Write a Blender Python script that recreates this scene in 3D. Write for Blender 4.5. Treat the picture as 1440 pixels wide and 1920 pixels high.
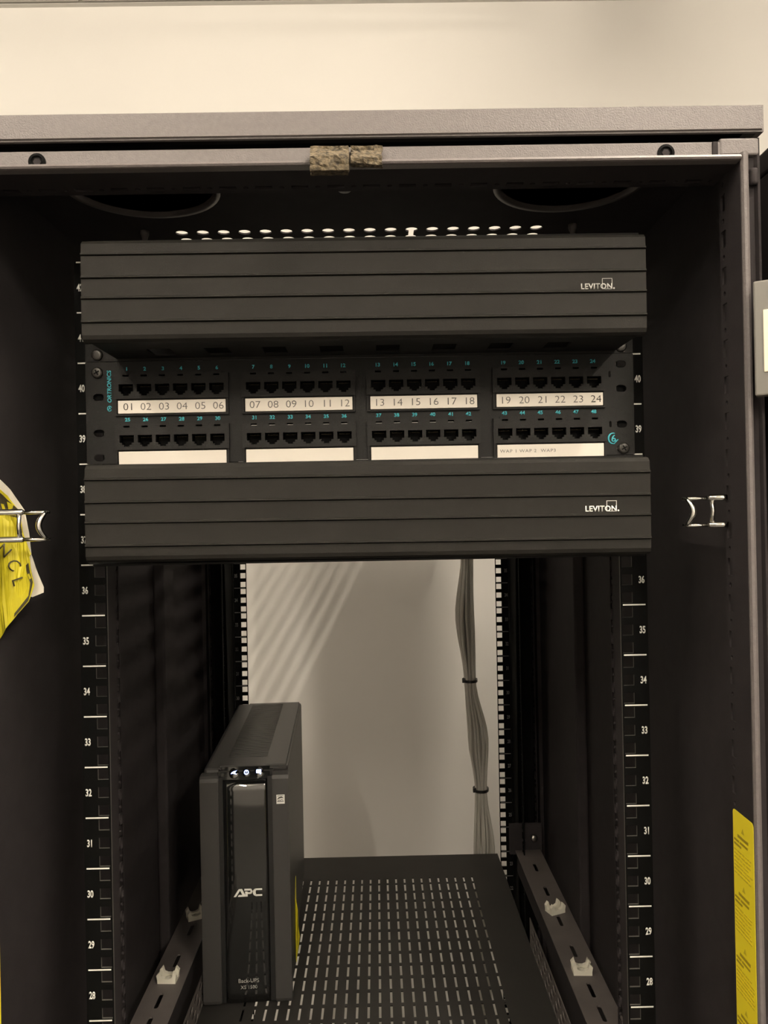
import bpy, bmesh, math, random
from mathutils import Matrix, Vector, noise
random.seed(7)
for o in list(bpy.data.objects): bpy.data.objects.remove(o, do_unlink=True)
S = bpy.context.scene
COL = S.collection
PI = math.pi

# ------------------------------------------------------------------ camera
cam_d = bpy.data.cameras.new('camera'); cam = bpy.data.objects.new('camera', cam_d); COL.objects.link(cam)
cam_d.sensor_fit = 'VERTICAL'; cam_d.sensor_height = 36.0; cam_d.sensor_width = 27.0
cam_d.lens = 1475.0 / 1920.0 * 36.0
cam_d.clip_start = 0.01
RC = ((0.99977037, 0.01013588, 0.01888037), (-0.01006993, 0.99994287, -0.00358455), (-0.01891563, 0.00339361, 0.99981532))
# camera local X = right, Y = up, -Z = forward; RC columns are right, forward, up
cam.matrix_world = Matrix(((RC[0][0], RC[0][2], -RC[0][1], 0.01154),
                           (RC[1][0], RC[1][2], -RC[1][1], -0.69487),
                           (RC[2][0], RC[2][2], -RC[2][1], 1.63967), (0, 0, 0, 1)))
S.camera = cam

# ------------------------------------------------------------------ world, lights, exposure
w = bpy.data.worlds.new('world'); S.world = w; w.use_nodes = True
w.node_tree.nodes['Background'].inputs[0].default_value = (1.0, 0.90, 0.76, 1)
w.node_tree.nodes['Background'].inputs[1].default_value = 0.02
WARM = (1.0, 0.89, 0.735)
CEIL = 2.876
# bare fluorescent tubes on the ceiling, all running front to back: x, y, length, emission
TUBES = [(0.64, -0.46, 1.2, 570.0), (-0.90, -1.10, 1.2, 310.0), (-2.0, 0.30, 1.2, 165.0), (-0.45, -2.45, 1.2, 580.0), (1.25, -2.45, 1.2, 800.0)]
vs = S.view_settings
vs.view_transform = 'Standard'; vs.look = 'None'; vs.gamma = 1.0; vs.use_curve_mapping = False
vs.exposure = 0.0

# ------------------------------------------------------------------ materials
MATS = {}
def mat(name, col, rough=0.5, metal=0.0, bump=0.0, scale=400.0, var=0.0, vscale=30.0, spec=0.5, emit=0.0, ecol=None, coat=0.0, trans=0.0):
    m = bpy.data.materials.new(name); m.use_nodes = True
    nt = m.node_tree; b = nt.nodes['Principled BSDF']
    b.inputs['Base Color'].default_value = (*col, 1); b.inputs['Roughness'].default_value = rough
    b.inputs['Metallic'].default_value = metal; b.inputs['Specular IOR Level'].default_value = spec
    b.inputs['Coat Weight'].default_value = coat
    if trans: b.inputs['Subsurface Weight'].default_value = 0.0
    if emit:
        b.inputs['Emission Color'].default_value = (*(ecol or col), 1); b.inputs['Emission Strength'].default_value = emit
    tc = nt.nodes.new('ShaderNodeTexCoord')
    if var:
        n = nt.nodes.new('ShaderNodeTexNoise'); n.inputs['Scale'].default_value = vscale; n.inputs['Detail'].default_value = 6
        r = nt.nodes.new('ShaderNodeMapRange'); r.inputs['From Min'].default_value = 0.3; r.inputs['From Max'].default_value = 0.7
        r.inputs['To Min'].default_value = 1 - var; r.inputs['To Max'].default_value = 1 + var
        mx = nt.nodes.new('ShaderNodeVectorMath'); mx.operation = 'SCALE'; mx.inputs[0].default_value = col
        nt.links.new(tc.outputs['Object'], n.inputs['Vector']); nt.links.new(n.outputs['Fac'], r.inputs['Value'])
        nt.links.new(r.outputs['Result'], mx.inputs['Scale']); nt.links.new(mx.outputs['Vector'], b.inputs['Base Color'])
    if bump:
        n2 = nt.nodes.new('ShaderNodeTexNoise'); n2.inputs['Scale'].default_value = scale; n2.inputs['Detail'].default_value = 3
        bp = nt.nodes.new('ShaderNodeBump'); bp.inputs['Strength'].default_value = bump; bp.inputs['Distance'].default_value = 0.001
        nt.links.new(tc.outputs['Object'], n2.inputs['Vector']); nt.links.new(n2.outputs['Fac'], bp.inputs['Height'])
        nt.links.new(bp.outputs['Normal'], b.inputs['Normal'])
    MATS[name] = m
    return m
mat('wall_paint', (0.80, 0.775, 0.74), 0.75, bump=0.08, scale=180, var=0.015, vscale=3)
mat('wall_grey', (0.26, 0.25, 0.235), 0.75, bump=0.08, scale=180)
mat('ceiling_tile', (0.62, 0.60, 0.56), 0.9, bump=0.5, scale=250, var=0.04, vscale=60)
mat('grid_white', (0.72, 0.70, 0.66), 0.6)
mat('floor_tile', (0.10, 0.096, 0.092), 0.45, var=0.12, vscale=12)
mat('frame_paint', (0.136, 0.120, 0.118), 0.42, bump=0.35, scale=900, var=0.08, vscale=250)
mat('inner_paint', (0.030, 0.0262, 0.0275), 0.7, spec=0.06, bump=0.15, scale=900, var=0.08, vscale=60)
mat('rail_black', (0.004, 0.004, 0.004), 0.6, spec=0.04, bump=0.1, scale=900)
mat('cover_black', (0.017, 0.016, 0.0145), 0.5, spec=0.08, bump=0.12, scale=1200, var=0.06, vscale=25)
mat('panel_black', (0.014, 0.0135, 0.0132), 0.6, spec=0.2, bump=0.2, scale=1500)
mat('module_black', (0.012, 0.0115, 0.011), 0.55, spec=0.25, bump=0.35, scale=1800)
mat('port_black', (0.0015, 0.0015, 0.0015), 0.6, spec=0.05)
mat('contact_metal', (0.05, 0.04, 0.025), 0.4, metal=0.9)
mat('label_paper', (0.86, 0.80, 0.72), 0.6)
mat('white_print', (0.85, 0.84, 0.80), 0.5)
mat('grey_print', (0.40, 0.39, 0.37), 0.5)
mat('shaded_print', (0.16, 0.155, 0.15), 0.5)
mat('teal_print', (0.07, 0.47, 0.56), 0.5)
mat('ink', (0.045, 0.04, 0.035), 0.6)
mat('ink_grey', (0.16, 0.15, 0.14), 0.6)
mat('steel', (0.55, 0.53, 0.50), 0.3, metal=1.0)
mat('chrome', (0.78, 0.77, 0.74), 0.12, metal=1.0)
mat('screw_black', (0.035, 0.033, 0.03), 0.3, metal=0.5)
mat('shelf_black', (0.030, 0.028, 0.026), 0.6, spec=0.2, bump=0.15, scale=1000, var=0.15, vscale=9)
mat('brace_grey', (0.12, 0.105, 0.10), 0.5, bump=0.2, scale=700, var=0.12, vscale=25)
mat('ups_plastic', (0.045, 0.043, 0.042), 0.42, bump=0.1, scale=1500)
mat('ups_dark', (0.012, 0.012, 0.012), 0.35)
mat('ups_gloss', (0.008, 0.008, 0.008), 0.06, spec=1.0, coat=1.0)
mat('icon_glow', (0.35, 0.45, 1.0), 0.5, emit=5.0, ecol=(0.30, 0.40, 1.0))
mat('nylon_white', (0.80, 0.77, 0.66), 0.5)
mat('cable_grey', (0.56, 0.54, 0.49), 0.45, var=0.06, vscale=8)
mat('tie_black', (0.012, 0.012, 0.012), 0.35)
mat('foam', (0.085, 0.066, 0.040), 0.95, bump=1.0, scale=700, var=0.75, vscale=330)
mat('lit_edge', (0.10, 0.094, 0.085), 0.5)
mat('label_yellow', (0.95, 0.79, 0.03), 0.45)
mat('label_ink', (0.38, 0.29, 0.015), 0.5)
mat('label_ink_light', (0.62, 0.49, 0.02), 0.5)
mat('bag_yellow', (0.72, 0.62, 0.03), 0.32, bump=0.2, scale=150, var=0.1, vscale=40)
mat('bag_black', (0.07, 0.06, 0.03), 0.4)
mat('paper_white', (0.80, 0.75, 0.66), 0.6)
mat('tag_grey', (0.17, 0.162, 0.145), 0.45, var=0.05, vscale=60)
mat('tag_cream', (0.80, 0.74, 0.60), 0.5)
for k in range(5): mat('tube_glow_%d' % k, (1, 0.95, 0.85), 0.5, emit=TUBES[k][3], ecol=WARM)
mat('lamp_housing', (0.75, 0.73, 0.70), 0.5)

# ------------------------------------------------------------------ helpers
WM = {}
def reg(o, M): WM[o.name] = M.copy()
def tag(o, label=None, cat=None, group=None, kind=None):
    if label: o['label'] = label
    if cat: o['category'] = cat
    if group: o['group'] = group
    if kind: o['kind'] = kind
    return o
def add(name, me, m=None, parent=None, M=None):
    o = bpy.data.objects.new(name, me); COL.objects.link(o)
    M = M or Matrix()
    if m is not None and len(me.materials) == 0: me.materials.append(MATS[m])
    if parent: o.parent = parent; o.matrix_basis = WM[parent.name].inverted() @ M
    else: o.matrix_basis = M
    reg(o, M); return o
def thing(name, loc, label, cat, group=None, rz=0.0):
    o = bpy.data.objects.new(name, None); COL.objects.link(o); o.empty_display_size = 0.02
    M = Matrix.Translation(loc) @ Matrix.Rotation(rz, 4, 'Z'); o.matrix_basis = M; reg(o, M)
    return tag(o, label, cat, group)
T = Matrix.Translation
FRONT = Matrix(((1, 0, 0, 0), (0, 0, -1, 0), (0, 1, 0, 0), (0, 0, 0, 1)))     # u->x, v->z, w->-y (towards the viewer)
BACKF = FRONT
FLAT = Matrix()                                                               # u->x, v->y, w->z
FACEL = Matrix(((0, 0, -1, 0), (-1, 0, 0, 0), (0, 1, 0, 0), (0, 0, 0, 1)))    # u->-y, v->z, w->-x (faces left)
FACER = Matrix(((0, 0, 1, 0), (1, 0, 0, 0), (0, 1, 0, 0), (0, 0, 0, 1)))      # u->y, v->z, w->x (faces right)
def mesh_py(name, v, f, smooth=False):
    me = bpy.data.meshes.new(name); me.from_pydata([tuple(p) for p in v], [], f); me.validate(); me.update()
    if smooth:
        for p in me.polygons: p.use_smooth = True
    return me
def bm_mesh(name, bm, smooth=False):
    me = bpy.data.meshes.new(name); bmesh.ops.recalc_face_normals(bm, faces=bm.faces[:]); bm.to_mesh(me); bm.free()
    if smooth:
        for p in me.polygons: p.use_smooth = True
    return me
def bm_box(bm, x0, x1, y0, y1, z0, z1, M=None):
    r = bmesh.ops.create_cube(bm, size=1)
    for v in r['verts']:
        p = Vector(((x0 + x1) / 2 + v.co.x * (x1 - x0), (y0 + y1) / 2 + v.co.y * (y1 - y0), (z0 + z1) / 2 + v.co.z * (z1 - z0)))
        v.co = M @ p if M else p
    return r['verts']
def box_me(x0, x1, y0, y1, z0, z1, bevel=0.0, seg=2, name='box'):
    bm = bmesh.new(); bm_box(bm, x0, x1, y0, y1, z0, z1)
    if bevel: bmesh.ops.bevel(bm, geom=bm.edges[:], offset=bevel, segments=seg, affect='EDGES', profile=0.5)
    return bm_mesh(name, bm)
def box(name, x0, x1, y0, y1, z0, z1, m, parent=None, bevel=0.0, seg=2, M0=None):
    c = ((x0 + x1) / 2, (y0 + y1) / 2, (z0 + z1) / 2)
    me = box_me(x0 - c[0], x1 - c[0], y0 - c[1], y1 - c[1], z0 - c[2], z1 - c[2], bevel, seg, name)
    return add(name, me, m, parent, (M0 or Matrix()) @ T(c))
def shape2d(outlines, th, name='shape', bevel=0.0):
    """flat plate with holes: first outlines are borders, inner ones become holes (even-odd)"""
    cu = bpy.data.curves.new('tmp', 'CURVE'); cu.dimensions = '2D'; cu.fill_mode = 'BOTH'
    cu.extrude = th / 2 if not bevel else max(th / 2 - bevel, 1e-6); cu.bevel_depth = bevel; cu.bevel_resolution = 1
    if bevel: cu.offset = -bevel
    for ol in outlines:
        sp = cu.splines.new('POLY'); sp.points.add(len(ol) - 1)
        for p, q in zip(sp.points, ol): p.co = (q[0], q[1], 0, 1)
        sp.use_cyclic_u = True
    ob = bpy.data.objects.new('tmp', cu)
    me = bpy.data.meshes.new_from_object(ob); me.name = name
    bpy.data.objects.remove(ob); bpy.data.curves.remove(cu)
    return me
def rect(x0, x1, y0, y1): return [(x0, y0), (x1, y0), (x1, y1), (x0, y1)]
def circ(cx, cy, r, n=12): return [(cx + r * math.cos(2 * PI * i / n), cy + r * math.sin(2 * PI * i / n)) for i in range(n)]
def stadium(cx, cy, L, W, vertical=False, n=5):
    pts = []; r = W / 2; h = L / 2 - r
    for s in (1, -1):
        for i in range(n + 1):
            a = (-PI / 2 + PI * i / n) if s == 1 else (PI / 2 + PI * i / n)
            pts.append((s * h + r * math.cos(a), r * math.sin(a)))
    if vertical: pts = [(-b, a) for a, b in pts]
    return [(cx + a, cy + b) for a, b in pts]
def rrect(x0, x1, y0, y1, r, n=4):
    pts = []
    for cx, cy, a0 in ((x1 - r, y1 - r, 0), (x0 + r, y1 - r, PI / 2), (x0 + r, y0 + r, PI), (x1 - r, y0 + r, 1.5 * PI)):
        for i in range(n + 1):
            a = a0 + PI / 2 * i / n; pts.append((cx + r * math.cos(a), cy + r * math.sin(a)))
    return pts
def grid_plate(u0, u1, v0, v1, holes, th, name='plate'):
    """plate in (u,v), thickness along w from 0 to -th, rectangular holes (may overlap)"""
    us = sorted({u0, u1, *[round(h[0], 6) for h in holes], *[round(h[1], 6) for h in holes]})
    vs_ = sorted({v0, v1, *[round(h[2], 6) for h in holes], *[round(h[3], 6) for h in holes]})
    ui = {a: i for i, a in enumerate(us)}; vi = {a: i for i, a in enumerate(vs_)}
    nu, nv = len(us) - 1, len(vs_) - 1
    solid = [[True] * nv for _ in range(nu)]
    for h in holes:
        for i in range(ui[round(h[0], 6)], ui[round(h[1], 6)]):
            for j in range(vi[round(h[2], 6)], vi[round(h[3], 6)]): solid[i][j] = False
    verts, faces, idx = [], [], {}
    def V(i, j, k):
        if (i, j, k) not in idx: idx[(i, j, k)] = len(verts); verts.append((us[i], vs_[j], -th * k))
        return idx[(i, j, k)]
    for i in range(nu):
        for j in range(nv):
            if not solid[i][j]: continue
            faces.append((V(i, j, 0), V(i + 1, j, 0), V(i + 1, j + 1, 0), V(i, j + 1, 0)))
            faces.append((V(i, j, 1), V(i, j + 1, 1), V(i + 1, j + 1, 1), V(i + 1, j, 1)))
            if i == 0 or not solid[i - 1][j]: faces.append((V(i, j, 0), V(i, j + 1, 0), V(i, j + 1, 1), V(i, j, 1)))
            if i == nu - 1 or not solid[i + 1][j]: faces.append((V(i + 1, j, 0), V(i + 1, j, 1), V(i + 1, j + 1, 1), V(i + 1, j + 1, 0)))
            if j == 0 or not solid[i][j - 1]: faces.append((V(i, j, 0), V(i, j, 1), V(i + 1, j, 1), V(i + 1, j, 0)))
            if j == nv - 1 or not solid[i][j + 1]: faces.append((V(i, j + 1, 0), V(i + 1, j + 1, 0), V(i + 1, j + 1, 1), V(i, j + 1, 1)))
    return mesh_py(name, verts, faces)
TXT = {}
def text_me(s, h, xs=1.0, bold=0.0, shear=0.0, space=1.0, th=0.0002):
    key = (s, h, xs, bold, shear, space)
    if key in TXT: return TXT[key]
    cu = bpy.data.curves.new('tmp', 'FONT'); cu.body = s; cu.size = 1; cu.offset = bold; cu.shear = shear; cu.space_character = space
    cu.align_x = 'CENTER'; cu.resolution_u = 3
    ob = bpy.data.objects.new('tmp', cu); me = bpy.data.meshes.new_from_object(ob)
    bpy.data.objects.remove(ob); bpy.data.curves.remove(cu)
    ys = [v.co.y for v in me.vertices]; xsn = [v.co.x for v in me.vertices]
    k = h / 0.72 if s.islower() else h / (max(ys) - min(ys))
    cx = (max(xsn) + min(xsn)) / 2; y0 = min(ys)
    bm = bmesh.new(); bm.from_mesh(me)
    for v in bm.verts: v.co = Vector(((v.co.x - cx) * k * xs, (v.co.y - y0) * k, 0))
    ge = bmesh.ops.extrude_face_region(bm, geom=bm.faces[:])
    for v in ge['geom']:
        if isinstance(v, bmesh.types.BMVert): v.co.z += th
    bm.to_mesh(me); bm.free(); me.name = 'lettering'; TXT[key] = me
    return me
def lathe_me(prof, n=16, name='lathe', smooth=True):
    """profile of (r, z) turned about z"""
    v, f = [], []
    for r, z in prof:
        for i in range(n): v.append((r * math.cos(2 * PI * i / n), r * math.sin(2 * PI * i / n), z))
    for k in range(len(prof) - 1):
        for i in range(n): f.append((k * n + i, k * n + (i + 1) % n, (k + 1) * n + (i + 1) % n, (k + 1) * n + i))
    f.append(tuple(range(n))[::-1]); f.append(tuple(range((len(prof) - 1) * n, len(prof) * n)))
    bm = bmesh.new(); me = mesh_py(name, v, f); bm.from_mesh(me); bmesh.ops.remove_doubles(bm, verts=bm.verts[:], dist=1e-7)
    bm.to_mesh(me); bm.free()
    if smooth:
        for p in me.polygons: p.use_smooth = True
    return me
def tube_pts(bm, pts, r, n=10):
    """round tube along points (r number or list)"""
    pts = [Vector(p) for p in pts]; rings = []
    up = Vector((0, 0, 1)); prev = None
    for i, p in enumerate(pts):
        d = (pts[min(i + 1, len(pts) - 1)] - pts[max(i - 1, 0)]).normalized()
        if prev is None:
            a = d.cross(up)
            if a.length < 0.1: a = d.cross(Vector((1, 0, 0)))
        else: a = prev - d * prev.dot(d)
        a.normalize(); b = d.cross(a); prev = a
        rr = r[i] if isinstance(r, (list, tuple)) else r
        rings.append([bm.verts.new(p + (a * math.cos(2 * PI * k / n) + b * math.sin(2 * PI * k / n)) * rr) for k in range(n)])
    for q in range(len(rings) - 1):
        for k in range(n): bm.faces.new((rings[q][k], rings[q][(k + 1) % n], rings[q + 1][(k + 1) % n], rings[q + 1][k]))
    bm.faces.new(rings[0][::-1]); bm.faces.new(rings[-1])
def tube_me(pts, r, n=10, name='tube'):
    bm = bmesh.new(); tube_pts(bm, pts, r, n); return bm_mesh(name, bm, True)
def extrude_profile(prof, a0, a1, axis, name='profile'):
    """closed profile; axis 'x': prof=(y,z); axis 'z': prof=(x,y)"""
    n = len(prof); v = []
    for a in (a0, a1):
        for p in prof: v.append((a, p[0], p[1]) if axis == 'x' else (p[0], p[1], a))
    f = [(i, (i + 1) % n, n + (i + 1) % n, n + i) for i in range(n)] + [tuple(range(n))[::-1], tuple(range(n, 2 * n))]
    bm = bmesh.new(); me = mesh_py(name, v, f); bm.from_mesh(me); bmesh.ops.recalc_face_normals(bm, faces=bm.faces[:]); bm.to_mesh(me); bm.free()
    return me
def struct(o): o['kind'] = 'structure'; return o

# ------------------------------------------------------------------ the room
FLOOR = -0.09; WY = 1.20; X0, X1, YF = -2.49, 2.6, -3.8
struct(box('floor', X0, X1, YF, WY, FLOOR - 0.1, FLOOR, 'floor_tile'))
struct(box('wall_back', X0 - 0.1, X1 + 0.1, WY, WY + 0.1, FLOOR - 0.1, CEIL + 0.15, 'wall_paint'))
struct(box('wall_left', X0 - 0.1, X0, YF - 0.1, WY, FLOOR - 0.1, CEIL + 0.15, 'wall_grey'))
struct(box('wall_right', X1, X1 + 0.1, YF - 0.1, WY, FLOOR - 0.1, CEIL + 0.15, 'wall_grey'))
struct(box('wall_front', X0, X1, YF - 0.1, YF, FLOOR - 0.1, CEIL + 0.15, 'wall_paint'))
ceil = struct(box('ceiling', X0, X1, YF, WY, CEIL + 0.006, CEIL + 0.1, 'grid_white'))
struct(box('trim_1', X0, X1, WY - 0.014, WY, CEIL - 0.002, CEIL + 0.006, 'grid_white'))
tile_me = box_me(-0.299, 0.299, -0.299, 0.299, -0.006, 0.006, 0.002, 1, 'ceiling_tile')
for i in range(9):
    for j in range(8):
        x = -0.668 - 3 * 0.607 + 0.3035 + 0.607 * i; y = WY - 0.014 - 0.3035 - 0.607 * j
        if X0 < x - 0.29 and x + 0.3 < X1 and y - 0.3 > YF: add('ceiling_tile', tile_me, 'ceiling_tile', ceil, T((x, y, CEIL + 0.0045)))
for k, (x, y, L, e) in enumerate(TUBES):
    lab = ['right above the cabinet front', 'left above the cabinet front', 'far left of the cabinet', 'behind the viewer, left one', 'behind the viewer, right one'][k]
    t = thing('ceiling_light', (x, y, CEIL - 0.065), 'white ceiling batten lamp with one tube, ' + lab, 'lamp', 'batten lamps on the ceiling')
    box('housing', x - 0.035, x + 0.035, y - L / 2 - 0.03, y + L / 2 + 0.03, CEIL - 0.04, CEIL - 0.002, 'lamp_housing', t, 0.006)
    add('tube', tube_me([(x, y - L / 2, CEIL - 0.056), (x, y + L / 2, CEIL - 0.056)], 0.008, 10), 'tube_glow_%d' % k, t)
    for s in (-1, 1): box('lamp_holder', x - 0.016, x + 0.016, y + s * (L / 2 + 0.012) - 0.012, y + s * (L / 2 + 0.012) + 0.012, CEIL - 0.072, CEIL - 0.038, 'lamp_housing', t)

# ------------------------------------------------------------------ the cabinet
U = 0.04445
cab = thing('server_cabinet', (0, 0.35, FLOOR), 'tall black open server cabinet with numbered mounting rails and grey top', 'cabinet')
ZB = -0.02
box('base', -0.304, 0.304, -0.10, 0.80, FLOOR, ZB, 'inner_paint', cab, 0.004)
# hollow top cap (four skirts) with the perforated roof plate inside
bm = bmesh.new()
outer = [(-0.3068, -0.112), (0.3068, -0.112), (0.3068, 0.82), (-0.3068, 0.82)]
bm_box(bm, -0.3068, 0.3068, -0.112, -0.1075, 1.9208, 1.9408); bm_box(bm, -0.3068, 0.3068, 0.8155, 0.82, 1.9208, 1.9408)
bm_box(bm, -0.3068, -0.3023, -0.1075, 0.8155, 1.9208, 1.9408); bm_box(bm, 0.3023, 0.3068, -0.1075, 0.8155, 1.9208, 1.9408)
cap_me = bm_mesh('top_cap', bm)
bm = bmesh.new(); bm.from_mesh(cap_me)
bmesh.ops.bevel(bm, geom=[e for e in bm.edges if all(v.co.y < -0.11 for v in e.verts)], offset=0.0016, segments=3, affect='EDGES')
bm.to_mesh(cap_me); bm.free()
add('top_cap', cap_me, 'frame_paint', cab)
hp = 0.02127; holes = []; rows = 29
for i in range(18):
    hx = -0.1808 + hp * i
    for j in range(rows):
        hy = 0.1075 + hp * j
        if i == 11 and j == 1: continue
        if i == 11 and j == 0:          # a short slot joins these two holes
            pts = []
            for k in range(17): a = PI / 2 + math.asin(0.42) + (2 * PI - 2 * math.asin(0.42)) * k / 16; pts.append((hx + 0.0063 * math.cos(a), hy + 0.0063 * math.sin(a)))
            for k in range(17): a = -PI / 2 + math.asin(0.42) + (2 * PI - 2 * math.asin(0.42)) * k / 16; pts.append((hx + 0.0063 * math.cos(a), hy + hp + 0.0063 * math.sin(a)))
            holes.append(pts); continue
        holes.append(circ(hx, hy, 0.0063, 14))
add('roof_panel', shape2d([rect(-0.302, 0.302, -0.107, 0.815)] + holes, 0.0015, 'roof_panel'), 'inner_paint', cab, T((0, 0, 1.931)))
ring_me = lathe_me([(0.0615, 0.0), (0.0615, -0.004), (0.0675, -0.004), (0.0675, 0.0)], 48, 'knockout_ring')
for s in (-1, 1):
    add('knockout_ring', ring_me, 'brace_grey', cab, T((s * 0.187, -0.011, 1.9302)))
    add('roof_pin', lathe_me([(0.0045, 0), (0.0045, -0.003), (0.0015, -0.012)], 12), 'brace_grey', cab, T((s * 0.2165, 0.1, 1.9302)))
add('roof_bolt', lathe_me([(0.0075, 0), (0.0075, -0.002), (0.005, -0.004)], 20), 'brace_grey', cab, T((-0.011, 0.0, 1.9302)))
# header of the front frame: lit face, gap above, bullnose lip, perforated underside
lip = [(-0.1075, 1.9035), (-0.112, 1.9032), (-0.1155, 1.9018), (-0.1168, 1.8998), (-0.1160, 1.8985), (-0.1145, 1.898), (-0.110, 1.898), (-0.1075, 1.898)]
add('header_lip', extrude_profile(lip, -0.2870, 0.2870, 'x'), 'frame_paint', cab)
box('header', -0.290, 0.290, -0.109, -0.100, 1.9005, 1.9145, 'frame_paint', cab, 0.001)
box('header_gap', -0.300, 0.300, -0.096, -0.075, 1.9130, 1.9235, 'rail_black', cab)
hs = []
for k in range(-10, 11):
    c = 0.0134 + 0.0282 * k - 0.0005
    hs.append(rect(c - 0.0067, c + 0.0067, -0.0805, -0.0742)); hs.append(circ(c + 0.0141, -0.0773, 0.0022, 8))
add('header_underside', shape2d([rect(-0.287, 0.287, -0.1075, -0.068)] + hs, 0.0015, 'underside'), 'inner_paint', cab, T((0, 0, 1.8988)))
box('header_back', -0.287, 0.287, -0.070, -0.068, 1.8995, 1.9125, 'inner_paint', cab)
def screw(parent, x, y, z, r=0.0045, m='screw_black', h=0.0022, M=None, cross='rail_black', name='screw'):
    M = M or (T((x, y, z)) @ FRONT)
    s = add(name, lathe_me([(r * 1.0, 0), (r, h * 0.45), (r * 0.93, h * 0.7), (r * 0.75, h * 0.92), (r * 0.45, h), (0.0, h * 1.02)], 18, 'screw', False), m, parent, M)
    return s
def screw_cross(parent, x, y, z, r=0.0026):
    bm = bmesh.new(); bm_box(bm, -r, r, -r * 0.2, r * 0.2, 0, 0.0024); bm_box(bm, -r * 0.2, r * 0.2, -r, r, 0, 0.00241)
    return add('cross_recess', bm_mesh('cross', bm), 'rail_black', parent, T((x, y, z)) @ FRONT @ Matrix.Rotation(0.5, 4, 'Z'))
for x in (-0.235, 0.2334):
    hsc = add('header_screw', lathe_me([(0.0064, 0), (0.0064, 0.0012), (0.0045, 0.0016), (0.0040, 0.0004), (0, 0.0004)], 20, 'screw', False), 'rail_black', cab, T((x, -0.109, 1.9062)) @ FRONT)
    add('socket', lathe_me([(0.0030, 0), (0.0030, 0.0009), (0, 0.0010)], 6, 'socket', False), 'inner_paint', hsc, T((x, -0.109, 1.9062)) @ FRONT)
# front posts: perforated return, bullnose lip, outer channel
def post(s, yf, front=True):
    d = 1 if front else -1
    def P(x, y): return (s * x, y)
    zt = 1.9005
    # strip with slots
    y_in = -0.077 if front else 0.700
    y_out = -0.1135 if front else 0.765
    hs2 = []
    z = 1.6575 - 0.0067 - 0.0284 * 57
    yc = -0.0836 if front else 0.712
    while z < zt - 0.01:
        if z > 0.0: hs2.append(rect(yc - 0.0038, yc + 0.0038, z - 0.0067, z + 0.0067)); hs2.append(circ(yc, z + 0.0142, 0.002, 8))
        z += 0.0284
    hs2 = [h for h in hs2 if max(p[1] for p in h) < zt - 0.004]
    me = shape2d([rect(min(y_in, y_out), max(y_in, y_out), ZB, zt)] + hs2, 0.0016, 'post_strip')
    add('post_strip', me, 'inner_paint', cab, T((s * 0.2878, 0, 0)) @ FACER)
    if front:
        lp = [P(0.2870, -0.1130), P(0.2872, -0.1148), P(0.2882, -0.1164), P(0.2900, -0.1170), P(0.2918, -0.1162), P(0.2930, -0.1140), P(0.2940, -0.1090), P(0.2890, -0.1090)]
        add('post_lip', extrude_profile(lp, ZB, 1.9036, 'z'), 'frame_paint', cab)
        ch = [P(0.2945, -0.1085), P(0.2965, -0.1065), P(0.3005, -0.1065), P(0.3020, -0.1095), P(0.3035, -0.1100), P(0.3045, -0.1080), P(0.3045, -0.0770), P(0.2950, -0.0770)]
        add('post_channel', extrude_profile(ch, ZB, 1.9165, 'z'), 'inner_paint', cab)
    else:
        add('rear_post', box_me(-0.005, 0.005, -0.03, 0.05, ZB, zt), 'inner_paint', cab, T((s * 0.2990, 0.735, 0)))
for s in (-1, 1): post(s, 0, True); post(s, 0, False)
for s in (-1, 1):
    box('frame_corner', min(s * 0.2740, s * 0.3040), max(s * 0.2740, s * 0.3040), -0.1098, -0.095, 1.9037, 1.9168, 'frame_paint', cab, 0.0015)
    box('notch_mark', s * 0.2705 - 0.0022, s * 0.2705 + 0.0022, -0.1102, -0.100, 1.9042, 1.9142, 'inner_paint', cab, 0.0008)  # dark strip added in place of a recessed notch
    add('hinge_pin', lathe_me([(0.0030, -0.006), (0.0034, -0.004), (0.0034, 0.004), (0.0030, 0.006)], 12), 'inner_paint', cab, T((s * 0.2992, -0.1085, 1.8875)))
# side panels
for s in (-1, 1):
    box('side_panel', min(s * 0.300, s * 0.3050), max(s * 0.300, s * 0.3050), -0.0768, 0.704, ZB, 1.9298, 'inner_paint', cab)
    xa, xb = sorted((s * 0.2513, s * 0.2995))
    box('rear_filler', xa, xb, 0.7396, 0.7412, ZB, 1.9, 'rail_black', cab)
    # flat uprights standing against the side panel behind the front rail
    box('side_upright', min(s * 0.285, s * 0.2998), max(s * 0.285, s * 0.2998), 0.40, 0.455, ZB, 1.88, 'inner_paint', cab, 0.003)
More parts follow.
